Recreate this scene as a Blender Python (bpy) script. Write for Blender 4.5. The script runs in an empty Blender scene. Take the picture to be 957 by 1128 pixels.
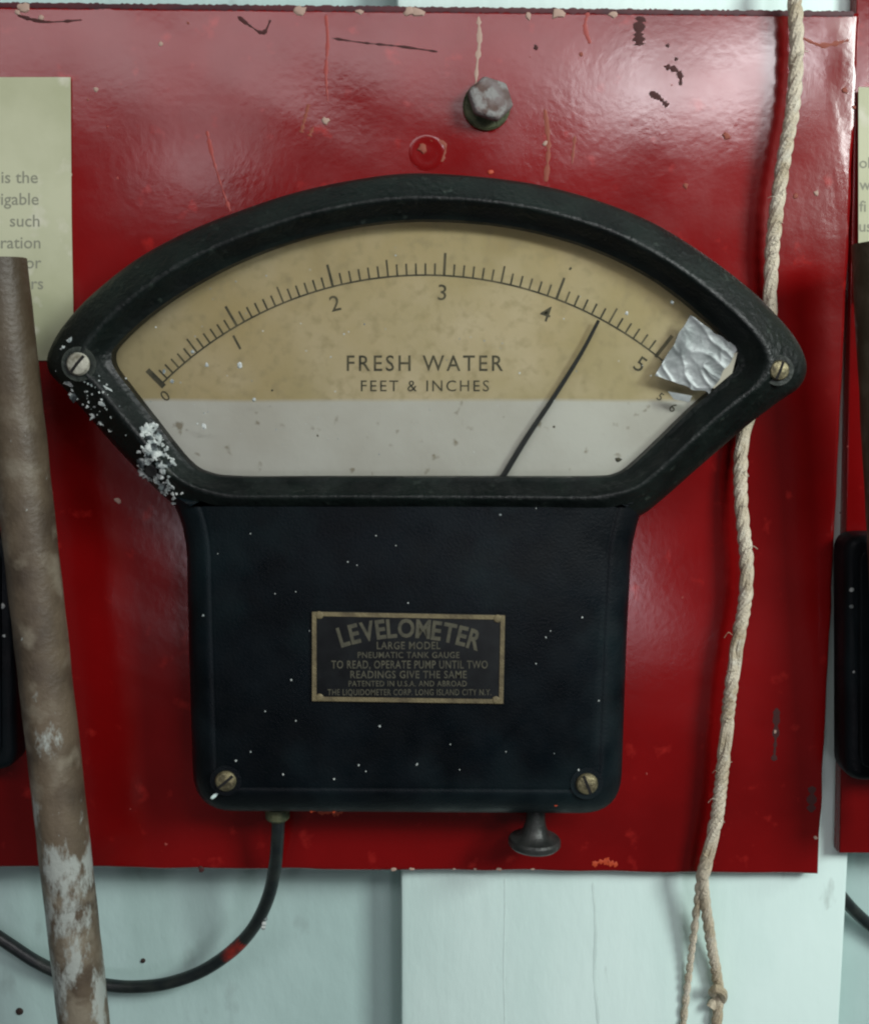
import bpy, bmesh, math, random
from mathutils import Vector, Matrix, noise
random.seed(7)
C = bpy.context.scene
R = math.radians

# ------------------------------------------------------------------ camera, world, lamps, exposure
F, CX, CY = 1209.0, 478.5, 564.0          # focal length in photo pixels, photo centre
D, TH = 0.50, R(7.6)                      # distance to the board, downward pitch
CAM = Vector((0, -D*math.cos(TH), D*math.sin(TH)))
cd = bpy.data.cameras.new("camera"); cam = bpy.data.objects.new("camera", cd); C.collection.objects.link(cam)
cam.location = CAM; cam.rotation_euler = (R(90)-TH, 0, 0)
cd.sensor_fit = 'VERTICAL'; cd.sensor_height = 24; cd.sensor_width = 24; cd.lens = 24*F/1128
cd.clip_start = 0.01; cd.clip_end = 50
C.camera = cam

w = bpy.data.worlds.new("World"); C.world = w; w.use_nodes = True
w.node_tree.nodes["Background"].inputs[0].default_value = (0.80, 0.95, 0.95, 1)
w.node_tree.nodes["Background"].inputs[1].default_value = 0.06

def lamp(name, loc, target, sx, sy, power, col=(1, 1, 1)):
    l = bpy.data.lights.new(name, 'AREA'); l.shape = 'RECTANGLE'; l.size = sx; l.size_y = sy
    l.energy = power; l.color = col
    o = bpy.data.objects.new(name, l); C.collection.objects.link(o); o.location = loc
    o.rotation_euler = (Vector(target)-Vector(loc)).to_track_quat('-Z', 'Y').to_euler()
    return o
lamp("window_light", (0.95, -0.95, 0.60), (0.05, 0, 0), 0.36, 0.45, 17.5, (0.95, 1.0, 0.97))
lamp("ceiling_lamp", (0.46, -1.2, 0.70), (0.1, 0, 0.1), 0.32, 0.14, 2.6, (1.0, 0.97, 1.0))
lamp("board_top_haze_fill", (-0.05, -1.2, 0.80), (0, 0, 0.1), 1.6, 0.24, 5.0, (1.0, 0.93, 0.96))  # added fill, hazes the board's top; stands for no real lamp
lamp("side_lamp", (-0.29, -1.2, 0.55), (-0.1, 0, 0.1), 0.14, 0.12, 0.22, (1.0, 0.93, 0.97))
lamp("low_window_left", (-0.43, -1.2, -0.27), (-0.1, 0, -0.05), 0.14, 0.26, 0.55, (1.0, 0.90, 1.0))
lamp("low_window_right", (0.36, -1.2, -0.32), (0.1, 0, -0.05), 0.16, 0.28, 0.75, (1.0, 0.90, 1.0))

C.view_settings.view_transform = 'Standard'; C.view_settings.look = 'None'
C.view_settings.exposure = 0.0; C.view_settings.gamma = 1
C.cycles.filter_width = 2.2

# ------------------------------------------------------------------ helpers
def P(px, py, y=0.0):
    """the world point at depth y that the photo shows at pixel (px, py)"""
    d = Vector((1, 0, 0))*((px-CX)/F) + Vector((0, math.sin(TH), math.cos(TH)))*(-(py-CY)/F) + Vector((0, math.cos(TH), -math.sin(TH)))
    t = (y-CAM.y)/d.y
    return CAM + d*t
def U(y=0.0): return (P(CX+1, CY, y)-P(CX, CY, y)).length     # metres per pixel at depth y

class MB:
    def __init__(s): s.v = []; s.f = []; s.m = []
    def add(s, verts, faces, mat=0):
        b = len(s.v); s.v += [Vector(v) for v in verts]
        for f in faces: s.f.append([b+i for i in f]); s.m.append(mat)
    def loops(s, rings, mat=0, cap0=False, cap1=False, closed=True):
        n = len(rings[0]); vs = [p for r in rings for p in r]; fs = []
        for i in range(len(rings)-1):
            for j in range(n if closed else n-1):
                a = i*n+j; b = i*n+(j+1) % n
                fs.append([a, b, b+n, a+n])
        if cap0: fs.append(list(range(n))[::-1])
        if cap1: fs.append([(len(rings)-1)*n+j for j in range(n)])
        s.add(vs, fs, mat)
    def build(s, name, mats, parent=None, origin=None, sharp=35, smooth=True):
        L = parent_origin(parent) if parent else Vector(origin or (0, 0, 0))
        me = bpy.data.meshes.new(name)
        me.from_pydata([v-L for v in s.v], [], s.f)
        for m in (mats if isinstance(mats, (list, tuple)) else [mats]): me.materials.append(m)
        me.polygons.foreach_set("material_index", s.m)
        bm = bmesh.new(); bm.from_mesh(me); bmesh.ops.recalc_face_normals(bm, faces=bm.faces); bm.to_mesh(me); bm.free()
        if smooth:
            me.polygons.foreach_set("use_smooth", [True]*len(me.polygons)); me.set_sharp_from_angle(angle=R(sharp))
        o = bpy.data.objects.new(name, me); C.collection.objects.link(o)
        if parent: o.parent = parent
        else: o.location = L
        return o
def parent_origin(p):
    v = Vector(p.location)
    while p.parent: p = p.parent; v += p.location
    return v
def thing(name, label, cat, loc, group=None):
    o = bpy.data.objects.new(name, None); C.collection.objects.link(o); o.location = loc
    o.empty_display_size = 0.01
    return tag(o, label, cat, group)
def tag(o, label=None, cat=None, group=None, kind=None):
    if label: o["label"] = label
    if cat: o["category"] = cat
    if group: o["group"] = group
    if kind: o["kind"] = kind
    return o
def copy_part(src, parent, offset):
    c = src.copy(); C.collection.objects.link(c); c.parent = parent; c.location = Vector(src.location)+Vector(offset)
    return c

def cr(pts, n=8, closed=False):
    """Catmull-Rom through pts (any dimension)"""
    pts = [Vector(p) for p in pts]; out = []; k = len(pts)
    for i in range(k if closed else k-1):
        if closed: a, b, c, d = pts[i-1], pts[i], pts[(i+1) % k], pts[(i+2) % k]
        else: a, b, c, d = pts[max(i-1, 0)], pts[i], pts[i+1], pts[min(i+2, k-1)]
        for j in range(n):
            t = j/n
            out.append(0.5*((2*b)+(c-a)*t+(2*a-5*b+4*c-d)*t*t+(3*b-3*c+d-a)*t**3))
    if not closed: out.append(pts[-1])
    return out
def fillet(poly, radii, n=8):
    """round the corners of a 2-D polygon"""
    out = []; k = len(poly)
    for i in range(k):
        p = Vector(poly[i]); a = Vector(poly[i-1]); b = Vector(poly[(i+1) % k]); r = radii[i] if isinstance(radii, (list, tuple)) else radii
        if r <= 0: out.append(p); continue
        da = (a-p).normalized(); db = (b-p).normalized()
        p0 = p+da*r; p1 = p+db*r
        for j in range(n+1):
            t = j/n; out.append(p0*(1-t)**2+p*2*t*(1-t)+p1*t*t)
    return out
def offset(poly, d):
    k = len(poly); A = sum(poly[i-1][0]*poly[i][1]-poly[i][0]*poly[i-1][1] for i in range(k)); sg = 1 if A > 0 else -1
    out = []
    for i in range(k):
        a = Vector(poly[i-1]); p = Vector(poly[i]); b = Vector(poly[(i+1) % k])
        e1 = (p-a); e2 = (b-p)
        n = Vector((-e1.y, e1.x)).normalized()+Vector((-e2.y, e2.x)).normalized() if e1.length > 1e-9 and e2.length > 1e-9 else Vector((0, 0))
        if n.length > 1e-9: n.normalize()
        out.append(p+n*d*sg)
    return out
def plate(mb, poly, y0, y1, cham=0, mat=0, chd=None, steps=3):
    """a slab: outline poly (photo pixels, as seen at its front y1), running straight back to y0, front edge rounded by cham pixels"""
    u = U(y1); rings = []
    chd = chd if chd is not None else cham*u
    front = [P(q[0], q[1], y1) for q in poly]
    if cham:
        rings.append([Vector((v.x, y0, v.z)) for v in front])
        for i in range(steps+1):
            a = i/steps*math.pi/2
            o = offset(poly, cham*(1-math.cos(a)))
            rings.append([Vector((v.x, y1+chd*(1-math.sin(a)), v.z)) for v in (P(q[0], q[1], y1) for q in o)])
    else:
        rings = [[Vector((v.x, y0, v.z)) for v in front], front]
    mb.loops(rings, mat, cap0=True, cap1=True)
def sweep(mb, path, rad, n=12, mat=0, caps=True):
    """tube along world points; rad number or list"""
    k = len(path); rings = []; up = None
    for i, p in enumerate(path):
        t = (path[min(i+1, k-1)]-path[max(i-1, 0)]).normalized()
        if up is None:
            up = t.orthogonal().normalized()
        up = (up-t*up.dot(t)).normalized(); s = t.cross(up)
        r = rad[i] if isinstance(rad, (list, tuple)) else rad
        rings.append([p+(up*math.cos(q)+s*math.sin(q))*r for q in (2*math.pi*j/n for j in range(n))])
    mb.loops(rings, mat, cap0=caps, cap1=caps)
def lathe(mb, prof, org, axis, n=28, mat=0):
    """prof: (radius, along)"""
    axis = Vector(axis).normalized(); a = axis.orthogonal().normalized(); b = axis.cross(a); org = Vector(org)
    rings = [[org+axis*h+(a*math.cos(q)+b*math.sin(q))*max(r, 1e-6) for q in (2*math.pi*j/n for j in range(n))] for r, h in prof]
    mb.loops(rings, mat, cap0=True, cap1=True)
def dot(mb, px, py, r, y, h=None, mat=0, n=9, st=1.0, ang=0, rough=0.35):
    """a low irregular blob of paint lying on the plane y"""
    u = U(y); h = h or r*u*0.35
    c = P(px, py, y); rings = []
    ph = [1+random.uniform(-rough, rough) for _ in range(n)]
    for s, k in ((1.0, 0), (0.8, 0.75), (0.4, 1.0)):
        rr = []
        for j in range(n):
            q = 2*math.pi*j/n; x = math.cos(q)*r*s*ph[j]*st; z = math.sin(q)*r*s*ph[j]
            x, z = x*math.cos(ang)-z*math.sin(ang), x*math.sin(ang)+z*math.cos(ang)
            rr.append(c+Vector((x*u, -h*k, z*u)))
        rings.append(rr)
    mb.loops(rings, mat, cap0=True, cap1=True)
def stroke(mb, pts, wid, y, h=0.00012, mat=0, jit=0.7, n=9):
    """a thin raised stroke of paint (photo pixels) on the plane y; wid in pixels"""
    pts = cr(pts, n); k = len(pts); rings = []
    for i, p in enumerate(pts):
        t = pts[min(i+1, k-1)]-pts[max(i-1, 0)]; nn = Vector((-t.y, t.x)).normalized()
        ww = wid*(0.5+random.uniform(-jit, jit)*0.5)*(0.35 if i in (0, k-1) else 1)
        a, b = p+nn*ww, p-nn*ww
        rings.append([P(a.x, a.y, y), P((a.x+p.x)/2, (a.y+p.y)/2, y-h), P((b.x+p.x)/2, (b.y+p.y)/2, y-h), P(b.x, b.y, y)])
    mb.loops(rings, mat, cap0=True, cap1=True)
def text2d(body, spacing=1.0, bold=0.0):
    cu = bpy.data.curves.new("lettering_curve", 'FONT'); cu.body = body; cu.space_character = spacing; cu.offset = bold
    cu.resolution_u = 3
    o = bpy.data.objects.new("lettering_curve", cu); C.collection.objects.link(o)
    bpy.context.view_layer.update()
    me = bpy.data.meshes.new_from_object(o.evaluated_get(bpy.context.evaluated_depsgraph_get()))
    vs = [Vector((v.co.x, v.co.y)) for v in me.vertices]; fs = [list(p.vertices) for p in me.polygons]
    bpy.data.objects.remove(o); bpy.data.curves.remove(cu); bpy.data.meshes.remove(me)
    return vs, fs
def write(mb, body, cx, cy, hpx, y, wpx=None, rot=0, bold=0.0, spacing=1.0, mat=0, align='C', cap=0.69):
    """flat lettering centred on pixel (cx, cy), capital height hpx, optional width wpx"""
    vs, fs = text2d(body, spacing, bold)
    if not vs: return
    x0 = min(v.x for v in vs); x1 = max(v.x for v in vs); sy = hpx/cap; sx = wpx/(x1-x0) if wpx else sy
    ax = (x0+x1)/2 if align == 'C' else (x1 if align == 'R' else x0)
    out = []
    for v in vs:
        x = (v.x-ax)*sx; z = (v.y-cap/2)*sy
        x, z = x*math.cos(rot)+z*math.sin(rot), -x*math.sin(rot)+z*math.cos(rot)
        out.append(P(cx+x, cy-z, y))
    mb.add(out, fs, mat)
def bar(mb, a, b, wpx, y, mat=0):
    a = Vector(a); b = Vector(b); t = (b-a).normalized(); n = Vector((-t.y, t.x))*wpx/2
    mb.add([P(*(q), y) for q in (a+n, b+n, b-n, a-n)], [[0, 1, 2, 3]], mat)

# ------------------------------------------------------------------ materials
def mat(name, col, rough=0.5, metal=0.0, spec=0.5, var=None, vscale=60, vlo=0.4, vhi=0.65, var2=None, v2scale=200, v2lo=0.58, v2hi=0.66,
        bump=0.0, bscale=400, bump2=0.0, b2scale=30, rvar=0.0, coat=0.0, detail=6, stretch=None):
    m = bpy.data.materials.new(name); m.use_nodes = True; nt = m.node_tree; N = nt.nodes; Lk = nt.links
    b = N["Principled BSDF"]; tc = N.new("ShaderNodeTexCoord"); co = tc.outputs["Object"]
    if stretch:
        mp = N.new("ShaderNodeMapping"); mp.inputs["Scale"].default_value = stretch; Lk.new(co, mp.inputs[0]); co = mp.outputs[0]
    b.inputs["Roughness"].default_value = rough; b.inputs["Metallic"].default_value = metal
    b.inputs["Specular IOR Level"].default_value = spec
    b.inputs["Coat Weight"].default_value = coat; b.inputs["Coat Roughness"].default_value = 0.25
    def nz(scale, det=detail):
        t = N.new("ShaderNodeTexNoise"); t.inputs["Scale"].default_value = scale; t.inputs["Detail"].default_value = det
        Lk.new(co, t.inputs["Vector"]); return t.outputs["Fac"]
    cur = None
    def layer(cur, c2, scale, lo, hi):
        r = N.new("ShaderNodeMapRange"); r.inputs[1].default_value = lo; r.inputs[2].default_value = hi; Lk.new(nz(scale), r.inputs[0])
        mx = N.new("ShaderNodeMix"); mx.data_type = 'RGBA'; Lk.new(r.outputs[0], mx.inputs[0])
        if cur is None: mx.inputs[6].default_value = (*col, 1)
        else: Lk.new(cur, mx.inputs[6])
        mx.inputs[7].default_value = (*c2, 1); return mx.outputs[2]
    if var: cur = layer(cur, var, vscale, vlo, vhi)
    if var2: cur = layer(cur, var2, v2scale, v2lo, v2hi)
    if cur is None: b.inputs["Base Color"].default_value = (*col, 1)
    else: Lk.new(cur, b.inputs["Base Color"])
    if rvar:
        r = N.new("ShaderNodeMapRange"); r.inputs[1].default_value = 0.3; r.inputs[2].default_value = 0.7
        r.inputs[3].default_value = rough-rvar; r.inputs[4].default_value = rough+rvar; Lk.new(nz(vscale*1.7), r.inputs[0]); Lk.new(r.outputs[0], b.inputs["Roughness"])
    nrm = None
    for st, sc in ((bump, bscale), (bump2, b2scale)):
        if st:
            bp = N.new("ShaderNodeBump"); bp.inputs["Strength"].default_value = st; bp.inputs["Distance"].default_value = 0.001
            Lk.new(nz(sc), bp.inputs["Height"])
            if nrm: Lk.new(nrm, bp.inputs["Normal"])
            nrm = bp.outputs[0]
    if nrm: Lk.new(nrm, b.inputs["Normal"])
    m["out"] = 0
    return m
def basecol(m):
    nt = m.node_tree; b = nt.nodes["Principled BSDF"]; return nt, b

RED = mat("red_paint", (0.195, 0.0028, 0.0034), rough=0.17, spec=0.5, var=(0.140, 0.0018, 0.0022), vscale=14, vlo=0.42, vhi=0.66,
          var2=(0.30, 0.012, 0.010), v2scale=90, v2lo=0.62, v2hi=0.74, bump=0.055, bscale=300, bump2=0.26, b2scale=24, rvar=0.05)
WALL = mat("mint_white_paint", (0.70, 0.88, 0.83), rough=0.6, var=(0.60, 0.79, 0.74), vscale=14, stretch=(1, 1, 0.35), bump=0.3, bscale=160, bump2=0.5, b2scale=22,
           var2=(0.42, 0.52, 0.48), v2scale=70, v2lo=0.70, v2hi=0.8)
BLACK = mat("black_enamel", (0.0010, 0.0026, 0.0040), rough=0.48, spec=0.20, var=(0.0026, 0.0056, 0.0080), vscale=45, bump=0.22, bscale=900, bump2=0.25, b2scale=50,
            rvar=0.14, var2=(0.006, 0.0135, 0.016), v2scale=20, v2lo=0.52, v2hi=0.72, detail=9)
BEZ = mat("black_cast_iron", (0.0016, 0.0040, 0.0034), rough=0.46, spec=0.34, var=(0.005, 0.010, 0.008), vscale=60, bump=0.6, bscale=420, bump2=0.5, b2scale=80,
          rvar=0.1, var2=(0.030, 0.042, 0.034), v2scale=210, v2lo=0.64, v2hi=0.78)
BRASS = mat("tarnished_brass", (0.26, 0.23, 0.13), rough=0.5, metal=0.7, var=(0.10, 0.09, 0.055), vscale=300, bump=0.4, bscale=900)
def worn(m, col, lo, hi):
    nt = m.node_tree; N = nt.nodes; L = nt.links; b = N["Principled BSDF"]; src = b.inputs["Base Color"].links[0].from_socket
    g = N.new("ShaderNodeNewGeometry"); tc = N.new("ShaderNodeTexCoord"); t = N.new("ShaderNodeTexNoise"); t.inputs["Scale"].default_value = 90; t.inputs["Detail"].default_value = 8; L.new(tc.outputs["Object"], t.inputs["Vector"])
    a = N.new("ShaderNodeMath"); a.operation = 'MULTIPLY_ADD'; L.new(t.outputs["Fac"], a.inputs[0]); a.inputs[1].default_value = 0.10; L.new(g.outputs["Pointiness"], a.inputs[2])
    r = N.new("ShaderNodeMapRange"); r.inputs[1].default_value = lo; r.inputs[2].default_value = hi; r.inputs[4].default_value = 0.8; L.new(a.outputs[0], r.inputs[0])
    x = N.new("ShaderNodeMix"); x.data_type = 'RGBA'; L.new(r.outputs[0], x.inputs[0]); L.new(src, x.inputs[6]); x.inputs[7].default_value = (*col, 1); L.new(x.outputs[2], b.inputs["Base Color"])
worn(BEZ, (0.045, 0.055, 0.045), 0.575, 0.66)
PLATEBLACK = mat("plate_black", (0.003, 0.004, 0.005), rough=0.55, spec=0.25, var=(0.007, 0.009, 0.010), vscale=120)
PLATEBRASS = mat("dull_plate_brass", (0.19, 0.16, 0.085), rough=0.55, metal=0.3, var=(0.11, 0.09, 0.05), vscale=160, bump=0.3, bscale=900)
PLATETEXT = mat("dull_plate_lettering", (0.085, 0.083, 0.055), rough=0.6, metal=0.2, var=(0.05, 0.05, 0.035), vscale=220)
CRUST = mat("pale_paint_crust", (0.58, 0.63, 0.60), rough=0.8, var=(0.16, 0.20, 0.20), vscale=260, bump=0.8, bscale=900)
INK = mat("dial_ink", (0.060, 0.060, 0.042), rough=0.8, var=(0.15, 0.135, 0.085), vscale=180)
FAINT = mat("faded_dial_ink", (0.085, 0.08, 0.05), rough=0.8, var=(0.14, 0.13, 0.08), vscale=180)
NEEDLE = mat("needle_black", (0.018, 0.022, 0.024), rough=0.5)
ROPE = mat("pale_twine", (0.60, 0.55, 0.43), rough=0.9, spec=0.2, var=(0.40, 0.34, 0.23), vscale=60, bump=0.9, bscale=900, var2=(0.60, 0.58, 0.48), v2scale=130, v2lo=0.55, v2hi=0.7)
RUBBER = mat("black_rubber", (0.008, 0.012, 0.013), rough=0.4, var=(0.02, 0.025, 0.022), vscale=120, bump=0.2, bscale=500)
TAPE = mat("red_smear", (0.25, 0.02, 0.012), rough=0.5, var=(0.05, 0.01, 0.01), vscale=160)
def pipe_material():
    m = mat("rusty_brown_pipe", (0.120, 0.092, 0.060), rough=0.5, detail=10, var=(0.055, 0.040, 0.026), vscale=42, bump=0.35, bscale=420, bump2=0.12, b2scale=60,
            var2=(0.19, 0.165, 0.12), v2scale=70, v2lo=0.52, v2hi=0.68)
    nt = m.node_tree; N = nt.nodes; L = nt.links; b = N["Principled BSDF"]; src = b.inputs["Base Color"].links[0].from_socket
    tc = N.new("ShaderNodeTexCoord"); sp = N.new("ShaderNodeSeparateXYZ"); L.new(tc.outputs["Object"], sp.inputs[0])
    mp = N.new("ShaderNodeMapping"); mp.inputs["Scale"].default_value = (1, 1, 0.45); L.new(tc.outputs["Object"], mp.inputs[0])
    def nz(sc, v, d=5):
        t = N.new("ShaderNodeTexNoise"); t.inputs["Scale"].default_value = sc; t.inputs["Detail"].default_value = d+5; t.inputs["Roughness"].default_value = 0.68; L.new(v, t.inputs["Vector"]); return t.outputs["Fac"]
    def rng(v, a, c, lo=0, hi=1):
        r = N.new("ShaderNodeMapRange"); r.inputs[1].default_value = a; r.inputs[2].default_value = c; r.inputs[3].default_value = lo; r.inputs[4].default_value = hi; L.new(v, r.inputs[0]); return r.outputs[0]
    def op(o, a, c):
        x = N.new("ShaderNodeMath"); x.operation = o
        for i, q in ((0, a), (1, c)):
            if isinstance(q, (int, float)): x.inputs[i].default_value = q
            else: L.new(q, x.inputs[i])
        return x.outputs[0]
    low = rng(sp.outputs[2], -0.10, -0.33, -0.09, 0.085)             # more whitewash spattered on the lower length
    f = rng(op('ADD', nz(52, mp.outputs[0]), low), 0.56, 0.63, 0, 0.85)
    sp2 = rng(nz(260, tc.outputs["Object"], 2), 0.69, 0.73, 0, 0.9)
    f = op('MAXIMUM', f, sp2)
    mx = N.new("ShaderNodeMix"); mx.data_type = 'RGBA'; L.new(f, mx.inputs[0]); mx.inputs[7].default_value = (0.36, 0.40, 0.37, 1)
    mt = N.new("ShaderNodeMix"); mt.data_type = 'RGBA'; L.new(rng(op('ADD', sp.outputs[2], op('MULTIPLY', nz(40, mp.outputs[0]), 0.10)), -0.09, 0.06, 0, 0.9), mt.inputs[0]); L.new(src, mt.inputs[6]); mt.inputs[7].default_value = (0.040, 0.028, 0.013, 1); L.new(mt.outputs[2], mx.inputs[6])  # shading at the pipe's upper end painted in as darker brown
    L.new(mx.outputs[2], b.inputs["Base Color"])
    return m
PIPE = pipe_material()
STEEL = mat("rusty_grey_steel", (0.17, 0.145, 0.14), rough=0.75, metal=0.15, var=(0.09, 0.055, 0.045), vscale=130, bump=0.9, bscale=350, var2=(0.22, 0.22, 0.21), v2scale=160, v2lo=0.5, v2hi=0.6)
GREENMETAL = mat("verdigris_washer", (0.10, 0.11, 0.055), rough=0.6, metal=0.3, var=(0.03, 0.045, 0.02), vscale=200, bump=0.6, bscale=500)
HOLE = mat("dark_hole", (0.004, 0.004, 0.004), rough=0.9)
GREYKNOB = mat("worn_knob_metal", (0.045, 0.048, 0.045), rough=0.45, metal=0.4, var=(0.02, 0.024, 0.022), vscale=120, bump=0.3, bscale=500)
PAPER = mat("yellowed_paper", (0.50, 0.52, 0.36), rough=0.85, var=(0.40, 0.42, 0.27), vscale=22, bump2=0.5, b2scale=18, var2=(0.58, 0.58, 0.46), v2scale=45)
PRINT = mat("grey_print", (0.24, 0.25, 0.19), rough=0.9)
PALE = mat("pale_chip", (0.40, 0.28, 0.22), rough=0.7)
PINK = mat("pale_scratch", (0.30, 0.045, 0.035), rough=0.6)
DARK = mat("dark_chip", (0.05, 0.010, 0.009), rough=0.8)
ORANGE = mat("bare_orange_paint", (0.45, 0.055, 0.015), rough=0.5)
WALLGREY = mat("grey_wall_stain", (0.56, 0.71, 0.67), rough=0.8, var=(0.64, 0.81, 0.76), vscale=80)  # grey tint of the pilaster cracks and one case fleck

RECESS = mat("shaded_recess_wall", (0.46, 0.63, 0.60), rough=0.65, var2=(0.30, 0.40, 0.38), v2scale=60, v2lo=0.62, v2hi=0.8, stretch=(1, 1, 0.5), var=(0.39, 0.545, 0.515), vscale=16, bump=0.3, bscale=160, bump2=0.5, b2scale=20)  # shade of the recess put into a darker grey-green wall colour
EDGE = mat("crimson_edge_shade", (0.07, 0.006, 0.010), rough=0.6, var=(0.035, 0.006, 0.010), vscale=70)
def dial_material(zsplit):
    """aged dial card: tan above, with a paler washed strip along the bottom"""
    m = bpy.data.materials.new("aged_dial_card"); m.use_nodes = True; nt = m.node_tree; N = nt.nodes; L = nt.links
    b = N["Principled BSDF"]; b.inputs["Roughness"].default_value = 0.8; b.inputs["Specular IOR Level"].default_value = 0.25
    tc = N.new("ShaderNodeTexCoord"); sp = N.new("ShaderNodeSeparateXYZ"); L.new(tc.outputs["Object"], sp.inputs[0])
    def nz(s, d=6):
        t = N.new("ShaderNodeTexNoise"); t.inputs["Scale"].default_value = s; t.inputs["Detail"].default_value = d; L.new(tc.outputs["Object"], t.inputs["Vector"]); return t.outputs["Fac"]
    def mix(f, a, c):
        x = N.new("ShaderNodeMix"); x.data_type = 'RGBA'; L.new(f, x.inputs[0])
        for i, q in ((6, a), (7, c)):
            if isinstance(q, tuple): x.inputs[i].default_value = (*q, 1)
            else: L.new(q, x.inputs[i])
        return x.outputs[2]
    def rng(v, a, c):
        r = N.new("ShaderNodeMapRange"); r.inputs[1].default_value = a; r.inputs[2].default_value = c; L.new(v, r.inputs[0]); return r.outputs[0]
    tan = mix(rng(nz(26), 0.38, 0.66), (0.54, 0.46, 0.265), (0.68, 0.585, 0.395))
    tan = mix(rng(nz(9), 0.50, 0.68), tan, (0.52, 0.41, 0.195))
    tan = mix(rng(nz(38, 9), 0.55, 0.85), tan, (0.44, 0.35, 0.18))
    tan = mix(rng(nz(190, 9), 0.50, 0.78), tan, (0.45, 0.375, 0.22))
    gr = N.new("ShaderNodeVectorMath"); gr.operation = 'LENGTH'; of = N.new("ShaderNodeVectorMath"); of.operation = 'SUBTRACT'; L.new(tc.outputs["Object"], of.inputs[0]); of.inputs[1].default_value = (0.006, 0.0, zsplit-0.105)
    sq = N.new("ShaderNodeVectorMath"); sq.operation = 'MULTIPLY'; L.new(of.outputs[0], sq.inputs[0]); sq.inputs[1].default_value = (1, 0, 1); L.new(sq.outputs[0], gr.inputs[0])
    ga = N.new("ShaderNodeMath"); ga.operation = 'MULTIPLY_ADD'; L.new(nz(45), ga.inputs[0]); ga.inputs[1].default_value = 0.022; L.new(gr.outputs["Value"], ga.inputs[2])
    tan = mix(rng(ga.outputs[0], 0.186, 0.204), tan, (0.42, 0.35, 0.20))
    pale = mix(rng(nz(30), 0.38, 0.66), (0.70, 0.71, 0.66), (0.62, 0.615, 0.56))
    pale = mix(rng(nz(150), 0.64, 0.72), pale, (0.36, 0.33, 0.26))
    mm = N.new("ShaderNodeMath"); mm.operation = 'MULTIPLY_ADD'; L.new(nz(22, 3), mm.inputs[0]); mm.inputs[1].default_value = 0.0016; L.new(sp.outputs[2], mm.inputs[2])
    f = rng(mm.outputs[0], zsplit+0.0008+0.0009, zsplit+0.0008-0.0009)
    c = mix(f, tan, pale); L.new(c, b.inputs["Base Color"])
    bp = N.new("ShaderNodeBump"); bp.inputs["Strength"].default_value = 0.15; bp.inputs["Distance"].default_value = 0.001; L.new(nz(300), bp.inputs["Height"]); L.new(bp.outputs[0], b.inputs["Normal"])
    return m
def glass_material():
    m = bpy.data.materials.new("clear_pane"); m.use_nodes = True; nt = m.node_tree; N = nt.nodes; L = nt.links
    N.remove(N["Principled BSDF"]); out = N["Material Output"]
    t = N.new("ShaderNodeBsdfTransparent"); t.inputs[0].default_value = (0.97, 0.98, 0.96, 1)
    g = N.new("ShaderNodeBsdfGlossy"); g.inputs["Roughness"].default_value = 0.12
    fr = N.new("ShaderNodeFresnel"); fr.inputs[0].default_value = 1.35
    mx = N.new("ShaderNodeMixShader"); L.new(fr.outputs[0], mx.inputs[0]); L.new(t.outputs[0], mx.inputs[1]); L.new(g.outputs[0], mx.inputs[2]); L.new(mx.outputs[0], out.inputs[0])
    return m
GLASS = glass_material()
FOIL = mat("crumpled_silver_foil", (0.31, 0.34, 0.335), rough=0.5, metal=0.35, var=(0.165, 0.19, 0.185), vscale=90, bump=0.3, bscale=220)
FILM = mat("grey_tape", (0.36, 0.35, 0.27), rough=0.4)

# ------------------------------------------------------------------ the setting: wall, pilaster
def box(mb, x0, x1, y0, y1, z0, z1, mat=0):
    mb.add([(x0, y0, z0), (x1, y0, z0), (x1, y1, z0), (x0, y1, z0), (x0, y0, z1), (x1, y0, z1), (x1, y1, z1), (x0, y1, z1)],
           [[0, 1, 5, 4], [1, 2, 6, 5], [2, 3, 7, 6], [3, 0, 4, 7], [0, 3, 2, 1], [4, 5, 6, 7]], mat)
YW, YP = 0.030, 0.0095                       # wall face, pilaster face (the board's back)
m = MB(); box(m, -1.2, 1.2, YW, YW+0.1, -0.9, 0.9)
tag(m.build("wall", RECESS), kind="structure")
xl = P(441, 1050, YP).x; xr = P(929, 1050, YP).x
m = MB(); zt, zb = 0.9, -0.9; r = 0.0025
rings = []
prof = [(xl, YW-0.001), (xl, YP+r), (xl+r*0.3, YP+r*0.3), (xl+r, YP), (xr-r, YP), (xr-r*0.3, YP+r*0.3), (xr, YP+r), (xr, YW-0.001)]
for z in [zb+(zt-zb)*i/40 for i in range(41)]:
    rings.append([Vector((x+noise.noise(Vector((0, y*40, z*40)))*0.0006, y, z)) for x, y in prof])
m.loops(rings, closed=True, cap0=True, cap1=True)
PIL = m.build("pilaster", WALL); tag(PIL, "white painted flat pilaster showing below the red board", "pilaster")
for pts, wd in (([(556, 966), (556, 1010), (555, 1060), (556, 1130)], 1.8), ([(653, 972), (656, 1020), (655, 1070), (659, 1130)], 3.5)):
    m = MB(); stroke(m, pts, wd, YP-0.0001, h=0.00005, jit=0.3); m.build("crack", WALLGREY, PIL)
for px, py, rr, lab in ((22, 1114, 4.5, "rusty nail head low on the wall in the lower left corner"), (158, 1058, 2.8, "tiny dark nail head on the wall inside the loop of the cable")):
    m = MB(); u_ = U(YW); lathe(m, [(rr*u_, 0.002), (rr*u_, -0.0002), (rr*u_*0.8, -0.0009), (0, -0.0012)], P(px, py, YW), (0.1, 1, 0.1), n=14)
    tag(m.build("nail", mat("rusty_nail", (0.03, 0.016, 0.012), rough=0.8), origin=P(px, py, YW)), lab, "nail")

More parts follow.
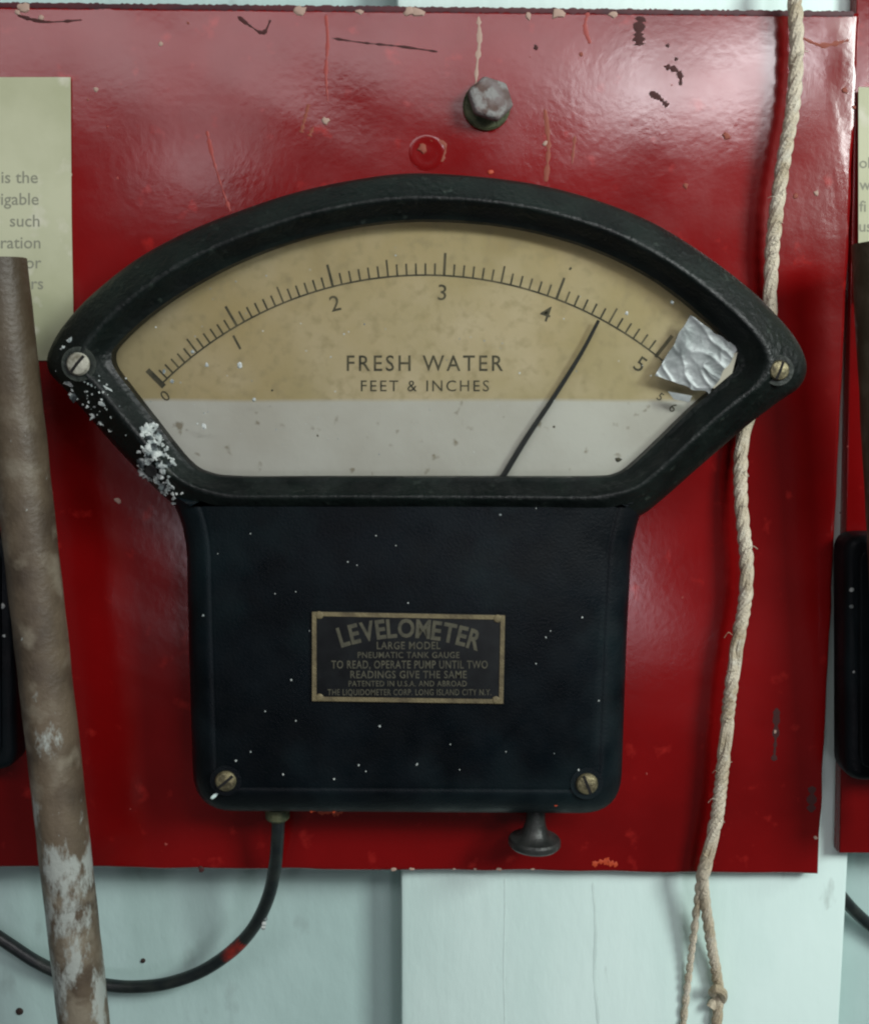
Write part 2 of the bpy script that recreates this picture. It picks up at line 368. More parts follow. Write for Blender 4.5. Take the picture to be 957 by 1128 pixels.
# ------------------------------------------------------------------ the red board
bx0 = -0.34; ztop = P(478, 9, 0).z; zbot = P(478, 960, 0).z; bx1 = P(914, 700, 0).x
BO = Vector((0, 0, zbot))
board = thing("red_board", "large glossy red painted board behind the black fan shaped gauge", "board", BO)
m = MB(); ch = 0.0022
def rect_rings(x0, x1, z0, z1, y0, y1, ch):
    rs = []; sl = -0.009
    for ins, y in ((0, y0), (0, y1+ch), (ch*0.12, y1+ch*0.4), (ch*0.4, y1+ch*0.12), (ch, y1)):
        a, b, c, d = x0+ins, x1-ins, z0+ins, z1-ins; n = 60
        ring = [Vector((a+(b-a)*i/n, y, c)) for i in range(n)]+[Vector((b, y, c+(d-c)*i/n)) for i in range(n)]+[Vector((b+(a-b)*i/n, y, d)) for i in range(n)]+[Vector((a, y, d+(c-d)*i/n)) for i in range(n)]
        if ins < ch:
            ring = [v+Vector((noise.noise(v*55), 0, noise.noise(v*55+Vector((9, 3, 1)))))*0.0007 for v in ring]
        rs.append([Vector((v.x, v.y, v.z+v.x*sl)) for v in ring])
    return rs
m.loops(rect_rings(bx0, bx1, zbot, ztop, YP-0.0004, 0, ch), cap0=True, cap1=True)
m.build("panel", RED, board)
# chips, runs and scratches in the paint
m = MB(); yy = -0.00005
for pts, wd, mt in [([(359, 16), (361, 45), (359, 80), (361, 112)], 3, 1), ([(527, 18), (528, 45), (525, 75), (524, 104)], 4, 0),
                    ([(228, 144), (235, 175), (245, 208), (254, 233)], 3.2, 1), ([(366, 42), (400, 47), (440, 51), (482, 57)], 2, 2),
                    ([(262, 18), (275, 28), (290, 36), (298, 22)], 3, 2), ([(706, 18), (703, 34), (704, 50)], 9, 2),
                    ([(731, 73), (744, 77), (749, 84), (749, 94)], 5, 2), ([(715, 102), (726, 108), (735, 117)], 6, 2),
                    ([(648, 12), (644, 30), (650, 48)], 4, 1), ([(855, 780), (854, 810), (852, 838)], 5, 2),
                    ([(894, 866), (893, 895)], 7, 2), ([(340, 115), (336, 130), (332, 146)], 4, 3), ([(345, 140), (341, 150)], 4, 3),
                    ([(652, 953), (664, 949), (680, 953)], 5, 4), ([(668, 945), (672, 955)], 4, 4),
                    ([(350, 895), (375, 894), (366, 897)], 5, 4), ([(20, 17), (50, 24), (90, 22)], 3, 2), ([(880, 40), (905, 50), (935, 44)], 4, 3),
                    ([(633, 150), (630, 180)], 5, 3), ([(600, 120), (604, 160), (601, 200)], 4, 3),
                    ([(470, 152), (490, 160), (486, 178)], 4, 3)]:
    stroke(m, pts, wd, yy, mat=mt)
for px, py, r_, mt in [(359, 133, 4, 0), (106, 98, 2.5, 0), (46, 20, 3, 0), (177, 48, 2.5, 0), (465, 163, 5, 3), (582, 18, 3.5, 0), (590, 52, 2.5, 2), (600, 158, 3, 0), (735, 50, 2, 2),
                       (868, 143, 4, 0), (899, 213, 3, 0), (876, 216, 2.5, 3), (755, 205, 3, 3), (800, 150, 4, 3), (130, 551, 3.5, 0), (77, 192, 3, 0), (540, 190, 3, 4), (898, 923, 2.5, 0),
                       (853, 806, 2, 0), (745, 65, 2, 2), (640, 60, 2, 3), (20, 14, 3, 0), (183, 930, 2, 1), (930, 100, 3, 3), (940, 118, 2, 3), (222, 957, 4, 2), (700, 470, 2, 3)]:
    dot(m, px, py, r_, yy, mat=mt)
for _ in range(30):
    x = random.uniform(20, 940); y = random.uniform(20, 950)
    dot(m, x, y, random.uniform(0.8, 1.6), yy, mat=random.choice((1, 1, 2, 3, 1)))
for k in range(9):                           # dirt and whitewash on the top edge
    x = (20, 30, 328, 335, 455, 462, 610, 672, 400)[k]
    dot(m, x+random.uniform(-4, 4), 8+x*0.011, random.uniform(2.5, 5), yy, mat=0, st=1.5)
for k in range(6): dot(m, 430+k*31+random.uniform(-9, 9), 957.5, random.uniform(1.0, 2.2), yy, mat=0, st=1.7)
stroke(m, [(x, 5.5+x*0.0105) for x in range(-20, 941, 24)], 6, yy, mat=5, jit=0.3)  # shade of the top bevel painted as a dark crimson line
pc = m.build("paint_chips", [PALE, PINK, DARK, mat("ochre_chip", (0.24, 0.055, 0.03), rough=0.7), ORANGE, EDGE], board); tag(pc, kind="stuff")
# painted-over plug
m = MB(); u = U(0)
lathe(m, [(20*u, 0), (18.5*u, 0.0002), (15*u, 0.0004), (11*u, 0.0001), (6*u, 0.0002), (0, 0.0003)], P(470, 168, 0.0001), (0, -1, 0))
m.build("painted_plug", RED, board)
# bolt with its washer
bc = P(536, 117, 0.0)
bolt = MB(); lathe(bolt, [(25*u, 0), (25*u, 0.0012), (23*u, 0.0018), (10*u, 0.0018)], bc, (0, -1, 0))
bolt_o = bolt.build("bolt_washer", GREENMETAL, board)
m = MB(); lathe(m, [(8*u, 0.001), (8*u, 0.004), (24*u, 0.0045), (25*u, 0.0052), (25*u, 0.0070), (22*u, 0.0083), (11*u, 0.0088), (0, 0.0089)], bc, (0.22, -1, 0.30), n=6)
h = m.build("bolt_head", STEEL, board, sharp=20); bv = h.modifiers.new("Bevel", 'BEVEL'); bv.width = 0.0012; bv.segments = 2

# ------------------------------------------------------------------ the gauge
GO = P(450, 895, 0)
gauge = thing("tank_gauge", "large black fan shaped fresh water gauge with tan dial on the red board", "gauge", GO)
outer = cr([(52, 398), (56, 383), (70, 359), (100, 326), (150, 286), (205, 256), (262, 233), (322, 213), (385, 199), (450, 191), (520, 194), (590, 203), (655, 220), (718, 245),
            (775, 280), (826, 319), (860, 353), (880, 380), (888, 405), (880, 426), (855, 444), (815, 475), (770, 514), (728, 551), (705, 568), (680, 574), (600, 573), (460, 572), (320, 571),
            (230, 571), (205, 565), (180, 546), (142, 508), (106, 468), (74, 431), (56, 412)], 6, True)
inner = cr([(123, 394), (128, 381), (158, 352), (200, 322), (250, 294), (305, 271), (360, 255), (418, 245), (475, 242), (540, 246), (600, 257), (660, 276), (718, 305), (765, 340), (800, 372),
            (811, 392), (806, 411), (762, 450), (724, 487), (696, 513), (680, 523), (655, 526), (560, 526), (460, 526), (360, 526), (262, 526), (226, 521), (204, 506), (172, 466), (142, 427), (127, 407)], 6, True)
CC = Vector((470, 410))
def ray(poly, a):
    d = Vector((math.cos(a), math.sin(a))); best = 0
    for i in range(len(poly)):
        p = poly[i-1]-CC; q = poly[i]-CC; e = q-p
        den = d.x*e.y-d.y*e.x
        if abs(den) < 1e-9: continue
        t = (p.x*e.y-p.y*e.x)/den; s = (p.x*d.y-p.y*d.x)/den
        if t > 0 and -1e-6 <= s <= 1+1e-6: best = max(best, t)
    return best
angs = [2*math.pi*i/320 for i in range(320)]
# equalise: sample along the outer outline so that straight parts keep enough points
angs = sorted(math.atan2((p-CC).y, (p-CC).x) for p in outer) + []
angs = sorted(set([round(a, 5) for a in angs+[math.atan2((p-CC).y, (p-CC).x) for p in inner]]))
ro = [ray(outer, a) for a in angs]; ri = [ray(inner, a) for a in angs]
def ring(t, y, back=None):
    out = []
    for a, o_, i_ in zip(angs, ro, ri):
        r_ = o_+(i_-o_)*t; q = CC+Vector((math.cos(a), math.sin(a)))*r_
        v = P(q.x, q.y, y)
        if back is not None: v = Vector((v.x, back, v.z))
        out.append(v)
    return out
YB, YF, YG, YD = -0.0125, -0.043, -0.034, -0.026       # bezel back, bezel face, glass, dial card
m = MB()
prof = cr([(0.0, -0.0310), (0.04, -0.0335), (0.12, -0.0360), (0.30, -0.0397), (0.44, -0.0424), (0.50, -0.0431), (0.56, -0.0430), (0.63, -0.0417), (0.76, -0.0383), (0.88, -0.0353), (0.95, -0.0342), (1.0, -0.0335)], 3)
m.loops([ring(0.3, YB), ring(0.0, -0.031, YB)]+[ring(p.x, p.y) for p in prof]+[ring(1.0, -0.0335, YD+0.001)], closed=True)
m.add([P(q.x, q.y, YB+0.0006) for q in offset(outer, 16)], [list(range(len(outer)))])     # back plate
m.build("bezel", BEZ, gauge, sharp=50)
# lower case
def case_poly(): return fillet([(186, 542), (714, 542), (702, 574), (695, 606), (690, 700), (683, 896), (214, 893), (208, 700), (206, 604), (200, 574)], [0, 0, 12, 14, 0, 44, 44, 0, 14, 12], 8)
cp = case_poly()
m = MB(); rings = []
front0 = [P(q[0], q[1], -0.0305) for q in cp]
rings.append([Vector((v.x, -0.0002, v.z)) for v in front0]); rings.append(front0)
for ins, y in ((2, -0.0328), (5, -0.0350), (11, -0.0372), (18, -0.0388), (22, -0.0394), (24, -0.0393), (25.5, -0.0391), (27, -0.0393), (29, -0.0398)):
    o_ = offset(cp, ins); rings.append([P(q[0], q[1], y) for q in o_])
m.loops(rings, cap0=True, cap1=True)
m.build("case", BLACK, gauge, sharp=60)
YC = -0.0398
# left and right neck webs between bezel and case are part of the casting
# dial
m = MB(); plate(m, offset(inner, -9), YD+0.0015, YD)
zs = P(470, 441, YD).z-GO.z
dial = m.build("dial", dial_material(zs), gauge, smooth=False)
m = MB(); yt = YD-0.00012; AC = Vector((468, 713)); RAD = 410
def at(deg, r_): return AC+Vector((math.sin(R(deg)), -math.cos(R(deg))))*r_
maj = [-45, -30.3, -14.3, 2.95, 20.65, 38.4]
arc = [at(-45+i*(84.8/120), RAD) for i in range(121)]
for i in range(120): bar(m, arc[i], arc[i+1]+(arc[i+1]-arc[i])*0.1, 1.9, yt-0.00002*(i % 2))
for k in range(5):
    for j in range(12):
        a = maj[k]+(maj[k+1]-maj[k])*j/12
        L_ = 25 if j == 0 else (19 if j == 6 else 13)
        wd = 2.8 if j == 0 else 2.0
        if k == 0 and j == 0: continue
        bar(m, at(a, RAD), at(a, RAD+L_), wd, yt-0.00005, 0 if k > 0 or j == 0 else 1)
bar(m, at(38.4, RAD-2), at(38.4, RAD+28), 4, yt-0.00005); bar(m, at(39.8, RAD-3), at(39.8, RAD+12), 2.5, yt-0.00005)
bar(m, at(-45, RAD-4), at(-45.0, RAD+22), 6, yt-0.00005)
dg = m.build("scale_markings", [INK, FAINT], dial, smooth=False)
m = MB(); yt = YD-0.00014
for ch_, px, py, ro_, hh, mt in (("1", 261, 377, -28, 17, INK), ("2", 369, 334, -13, 17, INK), ("3", 487, 322, 3, 17, INK), ("4", 601, 345, 19, 17, INK), ("5", 705, 401, 34, 17, INK),
                                 ("0", 182, 436, -40, 12, FAINT), ("5", 727, 437, 36, 9, INK), ("6", 741, 449, 38, 10, FAINT)):
    m = MB(); write(m, ch_, px, py, hh, yt, rot=R(ro_), bold=0.004); m.build("numeral", mt, dial, smooth=False)
for tx, py, hh, ww_, bo in (("FRESH WATER", 400, 17, 172, 0.007), ("FEET & INCHES", 425, 12, 141, 0.003)):
    m = MB(); write(m, tx, 468, py, hh, yt, wpx=ww_, bold=bo, spacing=1.25); m.build("lettering", INK, dial, smooth=False)
m = MB()
for px, py, r_ in ((681, 506, 3.2), (628, 296, 1.5), (300, 430, 1.2), (610, 470, 1.3), (350, 480, 1.2)): dot(m, px, py, r_, yt, h=0.0001)
tag(m.build("ink_specks", INK, dial), kind="stuff")
# needle
m = MB(); pts = [(659, 353), (640, 389), (610, 437), (580, 482), (552, 528)]; pp = [P(*q, -0.0295) for q in cr(pts, 4)]
sweep(m, pp, [0.0007+0.0006*i/(len(pp)-1) for i in range(len(pp))], n=8)
m.build("pointer", NEEDLE, gauge)
# glass
m = MB(); plate(m, offset(inner, -4), YG+0.0022, YG+0.0006)
glass = m.build("glass", GLASS, gauge, smooth=False)
m = MB()
for px, py, r_ in ((264, 402, 3.2), (228, 402, 2), (280, 440, 2), (225, 470, 3), (190, 420, 2.5), (181, 409, 2.2), (212, 388, 2.2), (740, 333, 2), (690, 345, 2)): dot(m, px, py, r_, YG+0.0005, h=0.0002)
for _ in range(70):
    a = random.random(); px = random.uniform(150, 780); py = random.uniform(270, 515)
    if ray(inner, math.atan2(py-CC.y, px-CC.x)) > (Vector((px, py))-CC).length+10: dot(m, px, py, random.uniform(0.5, 1.0), YG+0.0005, h=0.0001)
tag(m.build("dust_specks", CRUST, glass), kind="stuff")
# foil patch over the right end of the scale
m = MB(); co = [(760, 347), (813, 384), (781, 434), (721, 414)]; n = 56; g = []
for i in range(n+1):
    row = []
    for j in range(n+1):
        s, t = i/n, j/n
        q = (Vector(co[0])*(1-s)+Vector(co[1])*s)*(1-t)+(Vector(co[3])*(1-s)+Vector(co[2])*s)*t
        wob = Vector((noise.noise(Vector((s*5, t*5, 1))), noise.noise(Vector((s*5, t*5, 7)))))*2.4
        q = q+wob
        rg = lambda x, y, z: max(0.0, 1-abs(noise.noise(Vector((x, y, z))))*2.2)
        hgt = 0.0006*rg(s*1.0+t*0.6, t*3.4-s*1.8, 3)**3+0.0004*rg(s*1.8-t*0.7, t*4.4-s*1.2, 8)**3+0.00012*rg(s*6+t*2, t*7, 5)**2
        row.append(P(q.x, q.y, YG+0.0004-hgt-0.0010*max(0, s-0.75)**2*16*t-0.0009*(1-min(1, t*5))*abs(noise.noise(Vector((s*4, 2, 2)))) ))
    g.append(row)
m.loops(g, closed=False)
m.loops([[v+Vector((0, 0.0003, 0)) for v in row] for row in g], closed=False)
fo = m.build("foil_patch", FOIL, gauge, sharp=80)
m = MB(); plate(m, [(735, 431), (762, 436), (759, 443), (742, 440)], YG+0.0004, YG)
plate(m, [(812, 388), (806, 411), (786, 428), (781, 424), (800, 392)], YG+0.0004, YG+0.0001, mat=1)
m.build("torn_tape", [FOIL, FILM], gauge, smooth=False)
# screws
def screw(px, py, r_, y, slot, name="screw"):
    u = U(y); o = P(px, py, y); m = MB()
    lathe(m, [(r_*u, 0.0), (r_*u, 0.0008), (r_*0.86*u, 0.0017), (r_*0.5*u, 0.0022), (0, 0.0024)], o, (0, -1, 0), n=24)
    d = Vector((math.cos(slot), 0, math.sin(slot))); e = Vector((-math.sin(slot), 0, math.cos(slot)))
    a, b = d*r_*u*0.9, e*r_*u*0.13
    top, bot = Vector((0, -0.00262, 0)), Vector((0, -0.0006, 0))
    vs = [o+a+b+bot, o-a+b+bot, o-a-b+bot, o+a-b+bot, o+a+b+top*0.72, o-a+b+top*0.72, o-a-b+top*0.72, o+a-b+top*0.72]
    mid = [o+b+top, o-b+top]
    m.add(vs+mid, [[0, 1, 2, 3], [4, 8, 9, 7], [8, 5, 6, 9], [0, 4, 7, 3], [1, 2, 6, 5]], 1)
    lathe(m, [(r_*1.5*u, -0.0004), (r_*1.5*u, 0.00012), (r_*u, 0.00015)], o, (0, -1, 0), n=24, mat=2)
    return m
screw(87, 401, 12.5, -0.0429, R(50)).build("screw", [mat("whitened_brass", (0.40, 0.40, 0.33), rough=0.6, metal=0.2, var=(0.14, 0.13, 0.09), vscale=260, bump=0.6, bscale=600), HOLE, BEZ], gauge)
screw(857, 408, 11, -0.0418, R(70)).build("screw", [BRASS, HOLE, BEZ], gauge)
screw(249, 860, 12, YC-0.0002, R(40)).build("screw", [BRASS, HOLE, BLACK], gauge)
screw(646, 863, 12.5, YC-0.0002, R(112)).build("screw", [BRASS, HOLE, BLACK], gauge)
# crusted pale paint on the lower left wing
m = MB()
def yb(px, py):
    d = Vector((px, py))-CC; a = math.atan2(d.y, d.x); o_ = ray(outer, a); i_ = ray(inner, a); t = min(max((o_-d.length)/(o_-i_), 0.02), 0.98)
    for k in range(len(prof)-1):
        if prof[k].x <= t <= prof[k+1].x: return prof[k].y+(prof[k+1].y-prof[k].y)*(t-prof[k].x)/(prof[k+1].x-prof[k].x+1e-9)
    return -0.034
def blob(px, py, r_, st=1.0, ang=0):
    q = Vector((px, py))-CC
    if q.length > ray(outer, math.atan2(q.y, q.x))-2: return
    dot(m, px, py, r_, yb(px, py)+0.0003, h=0.0008, st=st, ang=ang, rough=0.6)
for px, py, r_, st, an in ((78, 375, 2.6, 1.8, .8), (70, 383, 2, 1.6, .6), (78, 423, 2.6, 2.2, -.2), (75, 431, 2.8, 2.2, 0), (83, 437, 3, 1.8, -.5), (80, 430, 2, 1, 0), (117, 427, 2.4, 3, -.3), (101, 424, 1.8, 1, 0), (113, 444, 4.2, 1.1, 0), (94, 452, 3.5, 1, 0),
                           (80, 454, 3, 1.2, 0), (86, 462, 2.6, 1, 0), (103, 458, 4, 1.2, .6), (112, 467, 3, 1.4, 0), (99, 467, 3.6, 1.2, 0), (104, 474, 3.2, 1.4, 0), (97, 448, 2, 1, 0), (98, 443, 1.5, 1, 0)): blob(px, py, r_, st, an)
for _ in range(85):                          # vertical trail above the empty screw hole
    t = random.random(); px = 162+t*8+random.gauss(0, 5); py = 468+t*34
    blob(px, py, random.uniform(1.2, 3.4), random.uniform(0.8, 1.4), random.random()*3)
for _ in range(26):
    t = random.random(); blob(175+t*16+random.gauss(0, 2), 480+t*32, random.uniform(1, 2.6))
for _ in range(40):
    t = random.random(); blob(178+t*12+random.gauss(0, 5), 532+t*18+random.gauss(0, 4), random.uniform(0.8, 2.6))
for k in range(44):
    a = random.random()*6.283; q = random.gauss(11.5, 1.8); blob(169+math.cos(a)*q, 517+math.sin(a)*q*0.95, random.uniform(1.2, 4.4), random.uniform(0.7, 1.6), random.random()*3)
for _ in range(60): blob(random.gauss(100, 16), random.gauss(452, 22), random.uniform(0.6, 1.4))
tag(m.build("paint_crust", CRUST, gauge), kind="stuff")
m = MB(); lathe(m, [(6.5*U(-.035), -0.002), (6.5*U(-.035), 0.0022), (0, 0.0018)], P(169, 517, yb(169, 517)), (-0.3, -1, -0.3), n=16); m.build("screw_hole", HOLE, gauge)
m = MB()
for px, py, r_, st in ((163, 484, 7, .7), (168, 497, 7, .8), (176, 500, 6, .7), (157, 508, 6, 1), (176, 512, 6, .8), (182, 536, 6, .8), (92, 450, 6, 1.1), (104, 462, 7, 1), (84, 436, 5, 1.2), (186, 512, 5, .7), (176, 478, 4, .8)):
    q = Vector((px, py))-CC
    if q.length < ray(outer, math.atan2(q.y, q.x))-4: dot(m, px, py, r_, yb(px, py)+0.0002, h=0.0005, st=st, rough=0.5, n=13, ang=random.random()*3)
tag(m.build("paint_smears", mat("grey_paint_smear", (0.10, 0.125, 0.125), rough=0.8, var=(0.012, 0.018, 0.02), vscale=230, vlo=0.45, vhi=0.55), gauge), kind="stuff")
# white flecks on the case
m = MB()
for px, py, r_ in ((551, 567, 3), (383, 619, 2), (414, 590, 1.6), (436, 601, 1.4), (224, 678, 3), (326, 652, 1.6), (303, 654, 1.4), (641, 680, 2.2), (601, 702, 2.2), (590, 731, 2), (606, 695, 1.6), (659, 772, 2.6), (321, 749, 2.2), (326, 794, 1.8), (418, 800, 2.8),
                   (395, 843, 2.2), (459, 842, 3), (368, 858, 2.2), (312, 853, 2), (260, 838, 2.6), (276, 828, 2), (637, 848, 2.6), (557, 828, 2), (496, 820, 1.6), (341, 695, 1.8), (405, 730, 2.2), (345, 752, 1.8), (610, 830, 1.5), (240, 610, 1.4), (276, 588, 1.5), (470, 690, 1.3), (590, 560, 1.6)):
    dot(m, px, py, r_*0.48, -0.0398 if py < 870 else -0.036, h=0.0005)
for _ in range(8): dot(m, random.uniform(245, 655), random.uniform(585, 850), random.uniform(0.5, 1.1), YC+0.00005, h=0.0002)
dot(m, 236, 877, 2.0, -0.0388, st=3.2, ang=.7, mat=1)
dot(m, 612, 886, 2.5, -0.0360, mat=2); stroke(m, [(341, 893), (356, 889), (370, 893)], 5, -0.0307, mat=2)
tag(m.build("paint_flecks", [CRUST, WALLGREY, ORANGE], gauge), kind="stuff")
# nameplate
m = MB(); np_ = [(343, 673), (557, 677), (555, 776), (343, 773)]
plate(m, fillet(np_, 4, 3), YC+0.0002, YC-0.0011, cham=1.2)
npl = m.build("nameplate", PLATEBLACK, gauge)
m = MB(); yq = YC-0.0011
o1 = offset(np_, 1.2); o2 = offset(np_, 8)
m.loops([[P(q[0], q[1], yq+0.0001) for q in o1], [P(q[0], q[1], yq-0.0003) for q in o1], [P(q[0], q[1], yq-0.0003) for q in o2], [P(q[0], q[1], yq+0.0001) for q in o2]], closed=True)
for q in o1:
    c_ = Vector(q)+(Vector((450, 725))-Vector(q)).normalized()*9; dot(m, c_.x, c_.y, 4.6, yq-0.0002, h=0.0004, rough=0.05, n=14)
m.build("border", PLATEBRASS, npl, smooth=False)
m = MB(); yq -= 0.00012
ww = "LEVELOMETER"; adv = [text2d(c_) for c_ in ww]
wd = [max(v.x for v in a[0])-min(v.x for v in a[0])+0.13 for a in adv]; tot = sum(wd); x = 0
for c_, q in zip(ww, wd):
    s = (x+q/2)/tot-0.5; x += q
    px = 451+s*158; py = 692+s*4+52*s*s; hh = 21-6*(1-abs(s)*2)*0.3
    write(m, c_, px, py, hh, yq, wpx=(q-0.055)/tot*158, rot=math.atan(104*s/158), bold=0.03)
for tx, px, py, hh, wdx in (("LARGE MODEL", 450, 711, 8, 70), ("PNEUMATIC TANK GAUGE", 450, 721.5, 6.5, 112), ("TO READ, OPERATE PUMP UNTIL TWO", 451, 732, 8.5, 172),
                            ("READINGS GIVE THE SAME", 450, 743, 8, 128), ("PATENTED IN U.S.A. AND ABROAD", 449, 753, 6, 130), ("THE LIQUIDOMETER CORP. LONG ISLAND CITY N.Y.", 451, 762.5, 6.5, 180)):
    write(m, tx, px, py, hh, yq, wpx=wdx, bold=0.014, spacing=1.1)
m.build("plate_lettering", PLATETEXT, npl, smooth=False)
# pump knob under the case
m = MB(); yk = -0.020; u = U(yk); o = P(590, 893, yk)
z0 = 0
lathe(m, [(11*u, -0.002), (11*u, 0.004), (12.5*u, 0.007), (16*u, 0.0105), (22*u, 0.0122), (28*u, 0.0128), (30*u, 0.0138), (30*u, 0.0158), (27*u, 0.0170), (0, 0.0172)], o, (-0.03, 0, -1), n=36)
m.build("pump_knob", GREYKNOB, gauge)
# gland where the cable enters
m = MB(); yk = -0.018; u = U(yk); lathe(m, [(14*u, -0.003), (14*u, 0.0018), (11*u, 0.003)], P(306, 896, yk), (0, 0, -1), n=20)
m.build("cable_gland", GREENMETAL, gauge)

# ------------------------------------------------------------------ cable
cpts = [(307, 890, -.018), (306, 920, -.017), (303, 955, -.012), (295, 990, -.004), (279, 1022, .004), (255, 1048, .010), (222, 1070, .014), (185, 1083, .017), (150, 1087, .019), (118, 1085, .020), (80, 1077, .021), (45, 1062, .022), (15, 1043, .023), (-20, 1018, .023), (-70, 970, .022)]
path = cr([P(*q) for q in cpts], 10)
m = MB(); sweep(m, path, 0.0031, n=14)
cable = m.build("cable", RUBBER, origin=path[0])
tag(cable, "black cable looping down from the bottom of the fan shaped gauge", "cable")
m = MB(); sweep(m, path[44:54], [0.0030, 0.00314, 0.00318, 0.0032, 0.00322, 0.00325, 0.0032, 0.00318, 0.00314, 0.0030], n=14); m.build("red_smear", TAPE, cable)
m = MB(); q = path[36]
for dx, dz in ((0.0028, 0.0), (0.0022, -0.0025), (0.003, 0.002), (0.0018, -0.0045)):
    lathe(m, [(0.0011, -.0006), (0.0012, 0.0006), (0.0004, 0.0013)], q+Vector((dx, -0.0016, dz)), (0.3, -1, 0.1), n=7)
m.build("white_fleck", CRUST, cable)

# ------------------------------------------------------------------ pipe with paint drips (left), and its twin at the right edge
def pipe(a, b, rad, y, label, tilt=0.0):
    A, B = P(*a, y), P(*b, y+tilt); t = (B-A).normalized(); s1 = Vector((0, 1, 0)); s1 = (s1-t*t.dot(s1)).normalized(); s2 = t.cross(s1)
    L_ = (B-A).length; n = 28; rings = []; K = 90
    for i in range(K+1):
        f = i/K; c = A+t*L_*f
        rings.append([c+(s1*math.cos(q)+s2*math.sin(q))*rad*(1+0.03*noise.noise(Vector((math.cos(q)*2, math.sin(q)*2, f*22)))) for q in (2*math.pi*j/n for j in range(n))])
    m = MB()
    lip = [A+t*0.0004+(v-A)*0.80 for v in rings[0]]; deep = [v+t*0.03 for v in lip]
    m.loops([deep, lip]+rings, cap0=True, cap1=True)
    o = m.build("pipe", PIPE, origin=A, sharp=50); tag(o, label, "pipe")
    return o
rp = U(-0.034)*29
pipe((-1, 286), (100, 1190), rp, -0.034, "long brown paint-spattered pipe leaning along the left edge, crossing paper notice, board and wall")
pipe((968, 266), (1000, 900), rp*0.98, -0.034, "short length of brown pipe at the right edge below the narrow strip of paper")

# ------------------------------------------------------------------ paper notices
def notice(poly, y, lines, label):
    m = MB(); plate(m, poly, y+0.0003, y)
    o = m.build("paper_notice", PAPER, origin=P(*poly[-1], y), smooth=False); tag(o, label, "notice")
    m = MB()
    for tx, px, py, al, hh in lines: write(m, tx, px, py, hh, y-0.0001, align=al, bold=0.006)
    m.build("printed_text", PRINT, o, smooth=False)
    return o
notice([(-150, 85), (78, 85), (79, 240), (82, 397), (-150, 397)], -0.0012,
       [("is the", 42, 195, 'R', 13), ("navigable", 43, 219, 'R', 13), ("such", 44, 243, 'R', 13), ("operation", 45, 267, 'R', 13), ("or", 46, 289, 'R', 13), ("users", 48, 312, 'R', 13)],
       "pale paper notice with grey print behind the top of the left pipe")

# ------------------------------------------------------------------ twine
def rope(mb, pts, Rw, turns_per_m=95, strands=3, sub=14):
    path = cr([P(*q) for q in pts], sub); k = len(path); s = 0; up = None; fr = []
    for i, p in enumerate(path):
        t = (path[min(i+1, k-1)]-path[max(i-1, 0)]).normalized()
        if up is None: up = t.orthogonal().normalized()
        up = (up-t*up.dot(t)).normalized()
        if i: s += (p-path[i-1]).length
        fr.append((p, up.copy(), t.cross(up), s))
    for st in range(strands):
        pp = []; rr = []
        for p, a, b, s in fr:
            q = 2*math.pi*st/strands+s*turns_per_m*2*math.pi*(1+0.12*noise.noise(Vector((s*30, 4, 0))))
            rad = Rw*(1+0.12*noise.noise(Vector((s*40, st*5, 1))))
            pp.append(p+(a*math.cos(q)+b*math.sin(q))*rad*0.42); rr.append(rad*0.62)
        sweep(mb, pp, rr, n=8)
m = MB()
mainp = [(871, -40, -.0075), (875, 5, -.0085), (877, 60, -.009), (873, 115, -.0095), (864, 170, -.0098), (857, 215, -.0095), (851, 265, -.008), (848, 320, -.0062), (845, 370, -.0058), (834, 430, -.0058), (819, 475, -.0062), (815, 515, -.0075), (817, 570, -.0095), (822, 620, -.0105), (820, 662, -.0105), (810, 720, -.0105),
         (802, 780, -.0105), (795, 850, -.0095), (789, 900, -.009), (779, 945, -.008), (774, 965, -.0065)]
rope(m, mainp, 0.0031, 48, 3, 16)
rope(m, [(779, 940, -.0085), (774, 962, -.007), (777, 1000, -.003), (783, 1040, .002), (789, 1075, .005), (791, 1095, .006), (789, 1130, .006), (788, 1175, .006)], 0.0027, 60, 3, 14)
rope(m, [(782, 935, -.007), (771, 962, -.006), (767, 1000, -.002), (761, 1050, .004), (755, 1100, .0075), (750, 1150, .008), (747, 1180, .008)], 0.0019, 75, 2, 14)
sweep(m, cr([P(784, 1094, .003), P(789, 1089, .0), P(796, 1094, .002), P(794, 1102, .007), P(786, 1104, .006), P(782, 1110, .005)], 6), 0.0022, n=8)
for _ in range(34):                          # loose fibres
    q = random.choice(mainp[2:-1]); px = q[0]+random.uniform(-6, 6); py = q[1]+random.uniform(-25, 25)
    if 340 < py < 480: continue
    e = random.uniform(5, 13)*random.choice((-1, 1))
    a = P(px, py, q[2]-0.003); b_ = P(px+e*0.5, py-3, q[2]-0.0045); c_ = P(px+e, py+random.uniform(-6, 6), q[2]-0.003); sweep(m, cr([a, b_, c_], 4), 0.00014, n=4)
tag(m.build("twine", ROPE, origin=P(873, 0, -.008)), "pale twisted twine hanging behind the gauge's right tip, parting into two ends below", "twine")

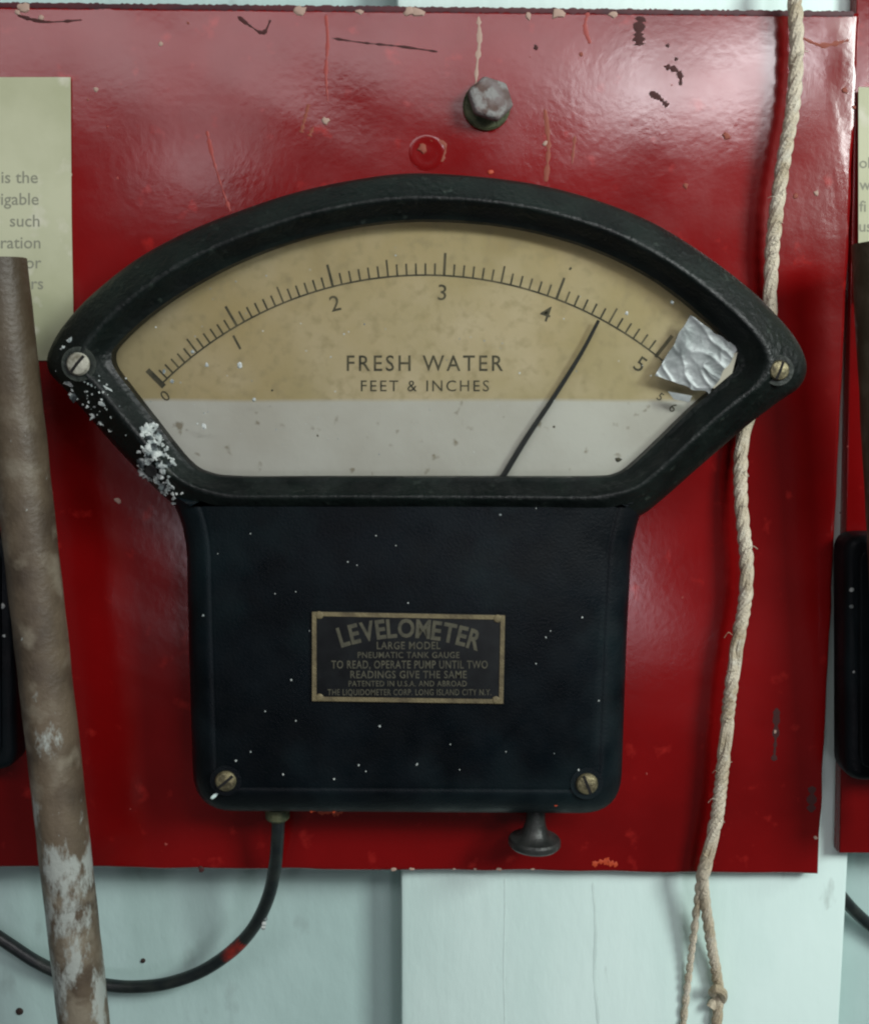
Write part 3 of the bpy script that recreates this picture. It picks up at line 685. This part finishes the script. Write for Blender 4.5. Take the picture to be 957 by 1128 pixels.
# ------------------------------------------------------------------ instrument cases cut by the frame's edges
def side_case(poly, label, fleck):
    c_ = P(sum(q[0] for q in poly)/len(poly), max(q[1] for q in poly), 0)
    t = thing("instrument_case", label, "case", c_)
    m = MB(); pl = fillet(poly, 22, 6); plate(m, pl, -0.0002, -0.015, cham=9, chd=0.004); m.build("body", BLACK, t, sharp=60)
    m = MB(); plate(m, fillet(offset(poly, 22), 14, 5), -0.0149, -0.0168, cham=3); m.build("cover", BLACK, t, sharp=60)
    m = MB()
    for px, py, r_ in fleck: dot(m, px, py, r_, -0.0149)
    tag(m.build("paint_flecks", CRUST, t), kind="stuff")
    return t
side_case([(-200, 590), (16, 590), (17, 850), (-200, 850)], "black instrument case cut off by the left edge, behind the brown pipe", [(3, 668, 4), (5, 700, 2)])
# neighbouring board at the right edge
t2 = thing("red_board", "narrow strip of a second red board at the right edge, behind a black case", "board", P(940, 940, 0.002))
m = MB(); plate(m, [(944, -60), (1120, -60), (1120, 940), (924, 940)], YP-0.0004, 0.002, cham=2); m.build("panel", RED, t2)
side_case([(931, 590), (1100, 590), (1100, 862), (931, 862)], "black instrument case at the right edge, below the short brown pipe", [(938, 650, 2.5), (937, 668, 2), (940, 740, 1.5)])
notice([(945, 96), (1090, 96), (1090, 330), (945, 330)], -0.0012, [("ol", 946, 179, 'L', 12), ("wi", 946, 203, 'L', 12), ("fi", 946, 227, 'L', 12), ("us", 946, 249, 'L', 12)],
       "narrow strip of printed paper at the right edge above the short brown pipe")
cp2 = cr([P(*q) for q in [(915, 972, .019), (930, 992, .020), (945, 1008, .022), (965, 1024, .023), (1010, 1050, .023), (1080, 1070, .023)]], 8)
m = MB(); sweep(m, [P(905, 955, .024)]+cp2, 0.0031, n=12)
tag(m.build("cable", RUBBER, origin=cp2[0]), "short stretch of black cable on the wall in the lower right corner", "cable")

# like things share a group
for base, g in (("pipe", "brown pipes at the two edges"), ("instrument_case", "black instrument cases at the two edges"), ("paper_notice", "paper notices on the boards"),
                ("cable", "black cables on the wall"), ("red_board", "red painted boards"), ("nail", "nail heads in the wall")):
    for o in C.objects:
        if o.parent is None and o.name.split(".")[0] == base: o["group"] = g
